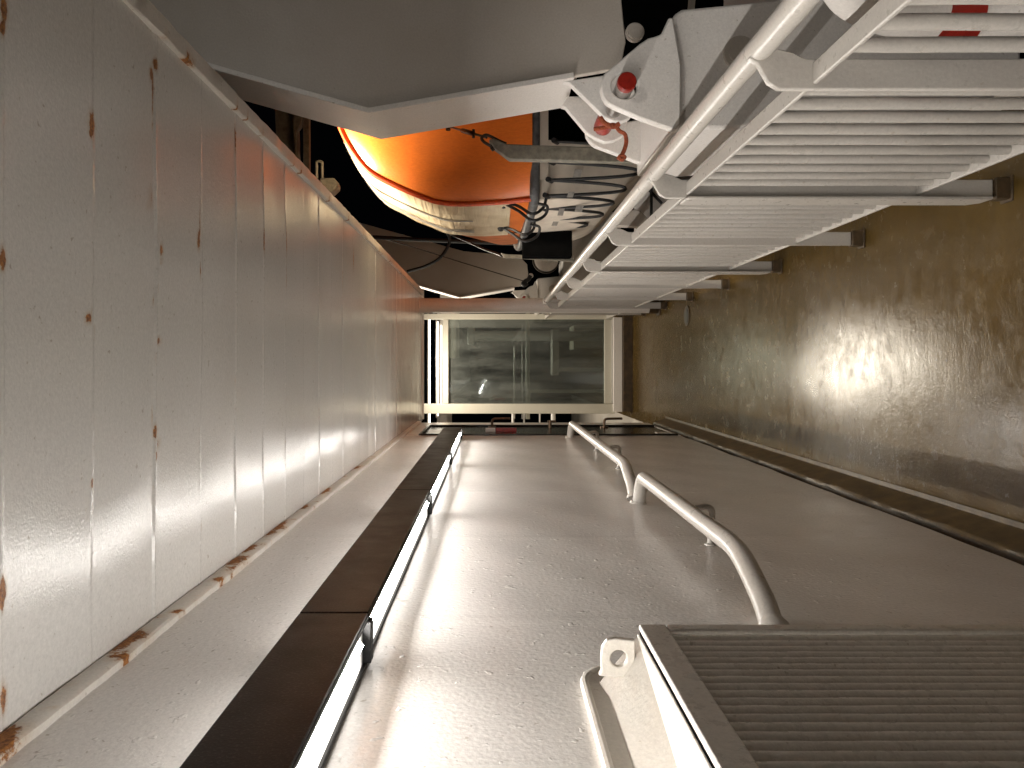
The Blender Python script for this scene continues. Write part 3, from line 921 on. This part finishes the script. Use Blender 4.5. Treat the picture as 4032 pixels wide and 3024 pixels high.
bm = bmesh.new(); box(bm, 1.165, 3.3, 4.34, 4.37, EYE - 1.12, EYE - .292)
link('recess_shade_sheet', bm, M['void'], boat)  # black sheet standing in for the shade inside the hull opening
# fender round the gunwale
gz = EYE - .215
gp = [(2.6, 3.90, gz), (1.9, 3.92, gz), (1.3, 3.95, gz), (1.0, 3.955, gz), (.89, 3.965, gz), (.85, 4.05, gz), (.842, 4.3, gz + .004), (.83, 4.8, gz + .014), (.85, 5.6, gz + .03), (1.25, 7.3, gz + .03), (1.65, 9.2, gz + .03)]
bm = bmesh.new(); tube(bm, spline(gp, 8), .026, 12); link('fender', bm, M['fender'], boat)
# grab lines in loops below the gunwale
att = [W(1200, 305, 3.93), W(1192, 350, 3.93), W(1187.5, 389, 3.94), W(1181, 423, 3.96), W(1173, 450, 4.2), W(1164, 474, 4.55), W(1153, 494, 5.0)]
sagx = [1392, 1381, 1352, 1325, 1302, 1268]
bm = bmesh.new()
for q, (a, b) in enumerate(zip(att, att[1:])):
    d = (a.y + b.y) / 2
    ya = (305, 350, 389, 423, 450, 474, 494)
    low = W(sagx[q], (ya[q] + ya[q + 1]) / 2 + 2, d - .02)
    s = low - (a + b) / 2
    pts = []
    for t_ in np.linspace(0, 1, 13):
        e = 1 - abs(2 * t_ - 1) ** 2.4
        pts.append(a.lerp(b, t_) + s * e)
    tube(bm, pts, .0085, 8)
for a in att:
    tube(bm, [a + Vector((0, -.02, .012)), a + Vector((0, .02, -.012))], .014, 8)
link('grab_line', bm, M['rubber'], boat)
# lines over the fender to the cover toggles
for (x0, y0, x1, y1, x2, y2, dd) in ((1088, 437, 1150, 462, 1181, 423, 4.1), (1082, 488, 1133, 507, 1155, 472, 4.55)):
    bm = bmesh.new()
    tube(bm, spline([W(x0, y0, dd), W((x0 + x1) / 2, y0 + 8, dd - .05), W(x1, y1, dd - .1), W((x1 + x2) / 2 + 8, (y1 + y2) / 2 + 6, dd - .08), W(x2, y2, dd - .1)], 8), .008, 8)
    tube(bm, spline([W(x0 + 2, y0 + 3, dd), W((x0 + x1) / 2, y0 + 18, dd - .05), W(x1, y1 + 14, dd - .1), W(x1 + 26, y1 + 4, dd - .08), W(x1 + 32, y1 - 16, dd - .1), W(x1 + 12, y1 - 22, dd - .1)], 8), .008, 8)
    tube(bm, [W(x0, y0, dd) + Vector((.006, -.02, 0)), W(x0, y0, dd) + Vector((-.01, .03, 0))], .021, 12)
    link('tie_rope', bm, M['rubber'], boat)
    bm = bmesh.new(); e = W(x0, y0 - 8, dd)
    tube(bm, [e + Vector((.022, 0, .004)), e + Vector((-.022, 0, -.002))], .010, 10)
    link('toggle', bm, M['steel'], boat)
# reflective tape squares
bm = bmesh.new()
for (x, y, w_, h_, dd) in ((1248, 374, 16, 17, 3.915), (1233, 420, 13, 11, 3.93), (1251, 451, 16, 13, 4.05), (1212, 458, 12, 15, 4.1), (1199, 483, 12, 9, 4.3)):
    q = [W(x - w_ / 2 + 2, y - h_ / 2, dd), W(x + w_ / 2 + 2, y - h_ / 2, dd), W(x + w_ / 2 - 2, y + h_ / 2, dd), W(x - w_ / 2 - 2, y + h_ / 2, dd)]
    v = [bm.verts.new(p) for p in q]; v2 = [bm.verts.new(p + Vector((0, .006, 0))) for p in q]
    bm.faces.new(v); bm.faces.new(v2[::-1])
    for k in range(4): bm.faces.new((v[k], v2[k], v2[(k + 1) % 4], v[(k + 1) % 4]))
link('reflective_tape', bm, M['tape'], boat)

# things hanging above / beyond the boat's end
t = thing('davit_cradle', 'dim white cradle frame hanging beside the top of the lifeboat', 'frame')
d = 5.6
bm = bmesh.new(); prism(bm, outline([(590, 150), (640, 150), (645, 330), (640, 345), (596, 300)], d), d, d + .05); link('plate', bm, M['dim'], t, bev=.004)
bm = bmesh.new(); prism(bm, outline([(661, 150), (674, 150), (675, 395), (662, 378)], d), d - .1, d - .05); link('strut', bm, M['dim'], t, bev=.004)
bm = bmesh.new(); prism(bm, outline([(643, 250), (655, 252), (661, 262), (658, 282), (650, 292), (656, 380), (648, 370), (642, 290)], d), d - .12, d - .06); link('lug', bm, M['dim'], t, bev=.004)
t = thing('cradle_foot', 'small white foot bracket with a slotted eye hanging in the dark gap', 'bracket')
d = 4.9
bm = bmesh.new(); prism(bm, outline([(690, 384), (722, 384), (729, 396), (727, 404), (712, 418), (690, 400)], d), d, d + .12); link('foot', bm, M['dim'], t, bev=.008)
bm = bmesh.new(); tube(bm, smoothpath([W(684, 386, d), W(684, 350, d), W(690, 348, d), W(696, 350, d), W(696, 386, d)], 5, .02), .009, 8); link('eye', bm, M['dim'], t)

# black equipment box below the far end of the boat
t = thing('equipment_box', 'flat black box under the hull beside the winch disc', 'box')
p0 = W(1129, 498, 4.9); p1 = W(1236, 555, 4.9)
bm = bmesh.new(); box(bm, p1.x, p0.x, 4.9, 5.0, p1.z, p0.z); link('case', bm, M['void'], t, bev=.006)
bm = bmesh.new(); a = W(1080, 553, 6.9); b = W(1240, 563, 6.9)
prism(bm, outline([(1082, 546), (1090, 556), (1240, 564), (1240, 556), (1092, 549)], 5.02), 5.02, 5.06)
link('bracket', bm, M['bargrey'], t)
# far sheave
t = thing('sheave_disc', 'white sheave disc with a worn dark rim by the far davit', 'pulley')
p = W(*c6(1200, 225), 10.6)
bm = bmesh.new(); tube(bm, [(p.x, 10.6, p.z), (p.x, 10.66, p.z)], .19, 36); link('rim', bm, M['grease'], t)
bm = bmesh.new(); tube(bm, [(p.x, 10.58, p.z), (p.x, 10.6, p.z)], .165, 36); link('disc', bm, M['white'], t)
bm = bmesh.new(); tube(bm, [(p.x, 10.55, p.z), (p.x, 10.58, p.z)], .06, 24); link('hub', bm, M['white'], t)
# cables and hoses by the far davit
def cable(name, label, pts, r, d0, d1, mat='rubber'):
    bm = bmesh.new()
    n = len(pts)
    tube(bm, spline([W(*c6(*q), d0 + (d1 - d0) * k / (n - 1)) for k, q in enumerate(pts)], 8), r, 8)
    tag(link(name, bm, M[mat]), label, name.split('_')[-1])
cable('black_hose', 'drooping black hose curving down to the overhead edge beyond the boat', [(380, -30), (450, 0), (495, 60), (490, 120), (430, 210), (330, 270), (190, 312)], .016, 7.6, 7.9)
cable('fall_wire', 'thin dark wire running down from the canopy to the far davit hook', [(-100, 40), (250, 140), (600, 250), (1050, 385)], .007, 8.5, 10.8, 'grease')
cable('gripe_wire', 'thin wire with a shackle at the far gripe bar', [(500, 40), (640, 100), (760, 155), (830, 178), (880, 200)], .010, 7.5, 7.0, 'grease')
cable('dark_pipe', 'straight dark pipe crossing below the boat toward the far davit', [(-60, 62), (300, 82), (700, 98), (1000, 112)], .022, 8.2, 8.2)
t = thing('hook', 'small black hook on the far davit arm', 'hook')
bm = bmesh.new(); tube(bm, spline([W(*c6(*q), 10.7) for q in ((1085, 340), (1070, 370), (1050, 380), (1032, 400), (1040, 412), (1062, 395))], 5), .03, 8); link('hook_body', bm, M['rubber'], t)

# white panel and lug seen through the gap under the handrail
t = thing('bulwark_panel', 'bright white bulwark panel in the gap between handrail and bars', 'panel')
d = 5.2
bm = bmesh.new(); a = W(1372, 398, d); b = W(1440, 470, d); box(bm, b.x - .1, a.x + .12, d, d + .04, b.z - .1, a.z); link('sheet', bm, M['white'], t, bev=.004)
bm = bmesh.new(); tube(bm, [W(1407, 405, d - .06), W(1407, 480, d - .06)], .010, 8); tube(bm, [W(1400, 408, d - .05), W(1430, 440, d - .05)], .010, 8); link('line', bm, M['rubber'], t)
t = thing('chock', 'brown grey rounded chock plate below the handrail', 'chock')
d = 4.4
bm = bmesh.new(); prism(bm, outline([(1330, 488), (1345, 470), (1357, 456), (1372, 451), (1384, 456), (1400, 472), (1410, 490)], d), d, d + .06); link('plate', bm, M['davit'], t, bev=.006)

# scupper drain near the foot of the railing
t = thing('deck_drain', 'small dark round drain cover in the brown deck near the column', 'drain')
p = Vector((.40, 6.35, 0))
bm = bmesh.new(); tube(bm, [(p.x, p.y, -.004), (p.x, p.y, .004)], .085, 24); link('rim', bm, M['gutter'], t)
bm = bmesh.new(); tube(bm, [(p.x, p.y, .0042), (p.x, p.y, .007)], .062, 24); link('cover', bm, M['grease'], t)
# lifebuoy outside the rail
t = thing('lifebuoy', 'white lifebuoy with red bands hanging outside the near railing', 'lifebuoy')
ctr = Vector((.70, 1.20, EYE - .915))
def arc(r, a0, a1, n=24): return [ctr + Vector((0, r * math.cos(a0 + (a1 - a0) * k / n), r * math.sin(a0 + (a1 - a0) * k / n))) for k in range(n + 1)]
bm = bmesh.new(); tube(bm, arc(.33, 0, 2 * math.pi, 64), .055, 18, caps=False); link('ring', bm, M['white'], t)
for q in range(4):
    a = q * math.pi / 2
    bm = bmesh.new(); tube(bm, arc(.33, a - .12, a + .12, 8), .0565, 18); link('band', bm, M['red'], t)

# ------------------------------------------------------------------ glass screen at the end
sc = thing('wind_screen', 'cream framed glass wind screen standing across the end of the deck', 'screen')
G = 8.92
def frame_box(x0, y0, x1, y1, da, db, name='frame', mat='cream', bev=.004):
    a = W(x0, y0, G); b = W(x1, y1, G)
    bm = bmesh.new(); box(bm, min(a.x, b.x), max(a.x, b.x), da, db, min(a.z, b.z), max(a.z, b.z))
    return link(name, bm, M[mat], sc, bev=bev)
frame_box(913, 678, 1322, 690, G - .03, G + .05, 'post')
frame_box(905, 872, 1326, 893, G - .05, G + .05, 'post')
frame_box(957, 690.3, 969, 871.7, G - .03, G + .04, 'top_bar')
frame_box(1305, 690.3, 1320, 871.7, G - .03, G + .04, 'bottom_bar')
frame_box(968, 689, 1306, 873, G, G + .01, 'pane', 'glass', 0)
frame_box(1322.5, 686, 1342, 889, G - .08, G + .10, 'sill', 'white', .006)
frame_box(1342.3, 684, 1364, 888, G - .12, G + .10, 'coaming', 'gutter', .006)
# handrail and posts behind the glass
t = thing('aft_handrail', 'thin cream cross rail seen through the stained glass', 'handrail')
bm = bmesh.new(); d = 9.5; tube(bm, [W(1140, 640, d), W(1140, 905, d)], .026, 16); link('pipe', bm, M['cream'], t)
bm = bmesh.new(); tube(bm, [W(1135, 690, d), W(1360, 690, d)], .03, 12); tube(bm, [W(1135, 845, d), W(1360, 845, d)], .022, 12); link('stanchion', bm, M['cream'], t)
t = thing('aft_pillar', 'pale pillar standing in the dark behind the stained glass', 'pillar')
bm = bmesh.new(); d = 10.4; p = W(1100, 726, d); tube(bm, [(p.x, d, 0), (p.x, d, EYE + .25)], .07, 20); link('shaft', bm, M['white'], t)
bm = bmesh.new(); box(bm, p.x - .12, p.x + .12, d - .1, d + .1, EYE + .25, EYE + .34); link('head', bm, M['white'], t, bev=.01)
t = thing('aft_locker', 'pale deck locker glowing amber low behind the stained glass', 'locker')
d = 10.8; a = W(1244, 706, d); b = W(1312, 752, d)
bm = bmesh.new(); box(bm, b.x, a.x, d, d + .5, 0, a.z); link('body', bm, M['cream'], t, bev=.01)
bm = bmesh.new(); box(bm, b.x - .02, a.x + .02, d - .03, d + .5, a.z, a.z + .04); link('lid', bm, M['cream'], t, bev=.01)
t = thing('aft_bench', 'pale narrow bench bar crossing behind the stained glass', 'bench')
d = 10.0; a = W(1193, 711, d); b = W(1208, 811, d)
bm = bmesh.new(); box(bm, b.x, a.x, d, d + .3, b.z, a.z); link('seat', bm, M['white'], t, bev=.01)
bm = bmesh.new(); box(bm, b.x + .05, b.x + .10, d + .1, d + .15, 0, b.z); link('leg', bm, M['white'], t); bm = bmesh.new(); box(bm, a.x - .10, a.x - .05, d + .1, d + .15, 0, b.z); link('leg', bm, M['white'], t)
t = thing('grab_wire', 'two thin bright cross wires behind the stained glass', 'wire')
bm = bmesh.new(); d = 9.8; tube(bm, [W(1111, 748, d), W(1111, 905, d)], .009, 8); link('wire', bm, M['white'], t)
bm = bmesh.new(); tube(bm, [W(1128, 700, d), W(1128, 905, d)], .005, 8); link('wire', bm, M['white'], t)
# pale aft overhead with its tube lights
bm = bmesh.new(); box(bm, -1.5, .9, 13.2, 15.5, EYE + .90, EYE + .96)
for yb in (13.3, 14.1, 14.9): box(bm, -1.5, .9, yb, yb + .08, EYE + .80, EYE + .90)
tag(link('aft_overhead', bm, M['white']), kind='structure')
for lb, x, d in (('nearest thin tube light across the aft overhead', 928, 9.75), ('middle thin tube light across the aft overhead', 946, 11.2), ('farthest thin tube light across the aft overhead', 953.5, 12.2)):
    t = thing('tube_light', lb, 'tube light', 'tube lights over the aft deck')
    p = W(x, 787, d)
    bm = bmesh.new(); tube(bm, [(-.75, d, p.z), (.62, d, p.z)], .010, 10); link('tube', bm, emit('aft_tube', (1, .92, .78), 3.5), t)
    bm = bmesh.new(); box(bm, -.78, .65, d + .012, d + .03, p.z + .012, p.z + .03); link('batten', bm, M['davit'], t, bev=.003)
t = thing('aft_bulkhead', 'pale bulkhead beyond the screen above its top bar', 'wall')
bm = bmesh.new(); box(bm, .1, 1.2, 12.5, 12.56, EYE + .55, EYE + .86); link('sheet', bm, M['davit'], t)
# gear in the dark gap between screen and house
t = thing('gap_posts', 'thin white stanchions in the dark gap beside the door', 'stanchion')
for x, y0, r in ((1108, 893, .02), (1132, 893, .012), (1166, 893, .012), (1195, 893, .035)):
    bm = bmesh.new(); d = 11.5; tube(bm, [(W(x, y0, d).x - .25, d, W(x, y0, d).z), (W(x, y0, d).x + .1, d, W(x, y0, d).z)], r, 10); link('stanchion', bm, M['white'], t)

# ------------------------------------------------------------------ light
w = bpy.data.worlds.new('World'); S.world = w; w.use_nodes = True
bg = w.node_tree.nodes['Background']; bg.inputs[0].default_value = (.20, .24, .32, 1); bg.inputs[1].default_value = .002

def lamp(name, typ, loc, aim, energy, col, **kw):
    l = bpy.data.lights.new(name, typ); l.energy = energy; l.color = col
    for k, v in kw.items(): setattr(l, k, v)
    o = bpy.data.objects.new(name, l); C.objects.link(o)
    o.location = loc
    o.rotation_euler = (Vector(aim) - Vector(loc)).to_track_quat('-Z', 'Y').to_euler()
    return o
lamp('boat_floodlight', 'SPOT', (.90, 4.10, EYE + 1.55), (1.24, 4.50, EYE + .6), 470, (1, .87, .68), spot_size=R(60), spot_blend=.8, shadow_soft_size=.06)
lamp('boat_flank_floodlight', 'SPOT', (.88, 6.3, EYE + 1.6), (1.30, 6.0, EYE + .1), 330, (1, .82, .60), spot_size=R(52), spot_blend=.8, shadow_soft_size=.06)
lamp('added_davit_fill_spot', 'SPOT', (1.75, -1.6, EYE + 2.3), (1.6, 3.0, EYE + .1), 85, (1, .93, .84), spot_size=R(62), spot_blend=.8, shadow_soft_size=.12)  # unseen fill spot, added to brighten the davit web, pedestal and boat end
lamp('aft_overhead_lamp', 'AREA', (.05, 11.4, 3.2), (.2, 10.4, 1.2), 100, (1, .90, .74), shape='RECTANGLE', size=.5, size_y=.3)
lamp('aft_deck_lamp', 'AREA', (-.12, 8.35, 2.62), (-.12, 7.9, 0), 34, (1, .90, .74), shape='RECTANGLE', size=.26, size_y=.10)

# ------------------------------------------------------------------ camera
cam = bpy.data.cameras.new('camera'); co_ = bpy.data.objects.new('camera', cam); C.objects.link(co_)
cam.sensor_width = 36; cam.sensor_fit = 'HORIZONTAL'
cam.lens = F / 2212 * 36
cam.shift_x = 41 / 2212; cam.shift_y = -42.5 / 2212
cam.clip_start = .02; cam.clip_end = 2000
co_.matrix_world = Matrix(((0, 1, 0, 0), (0, 0, -1, 0), (-1, 0, 0, EYE), (0, 0, 0, 1)))
S.camera = co_
S.view_settings.view_transform = 'Standard'
S.view_settings.look = 'None'
S.view_settings.exposure = .32
S.view_settings.gamma = 1
S.cycles.max_bounces = 10
S.cycles.diffuse_bounces = 6
S.cycles.sample_clamp_indirect = 6
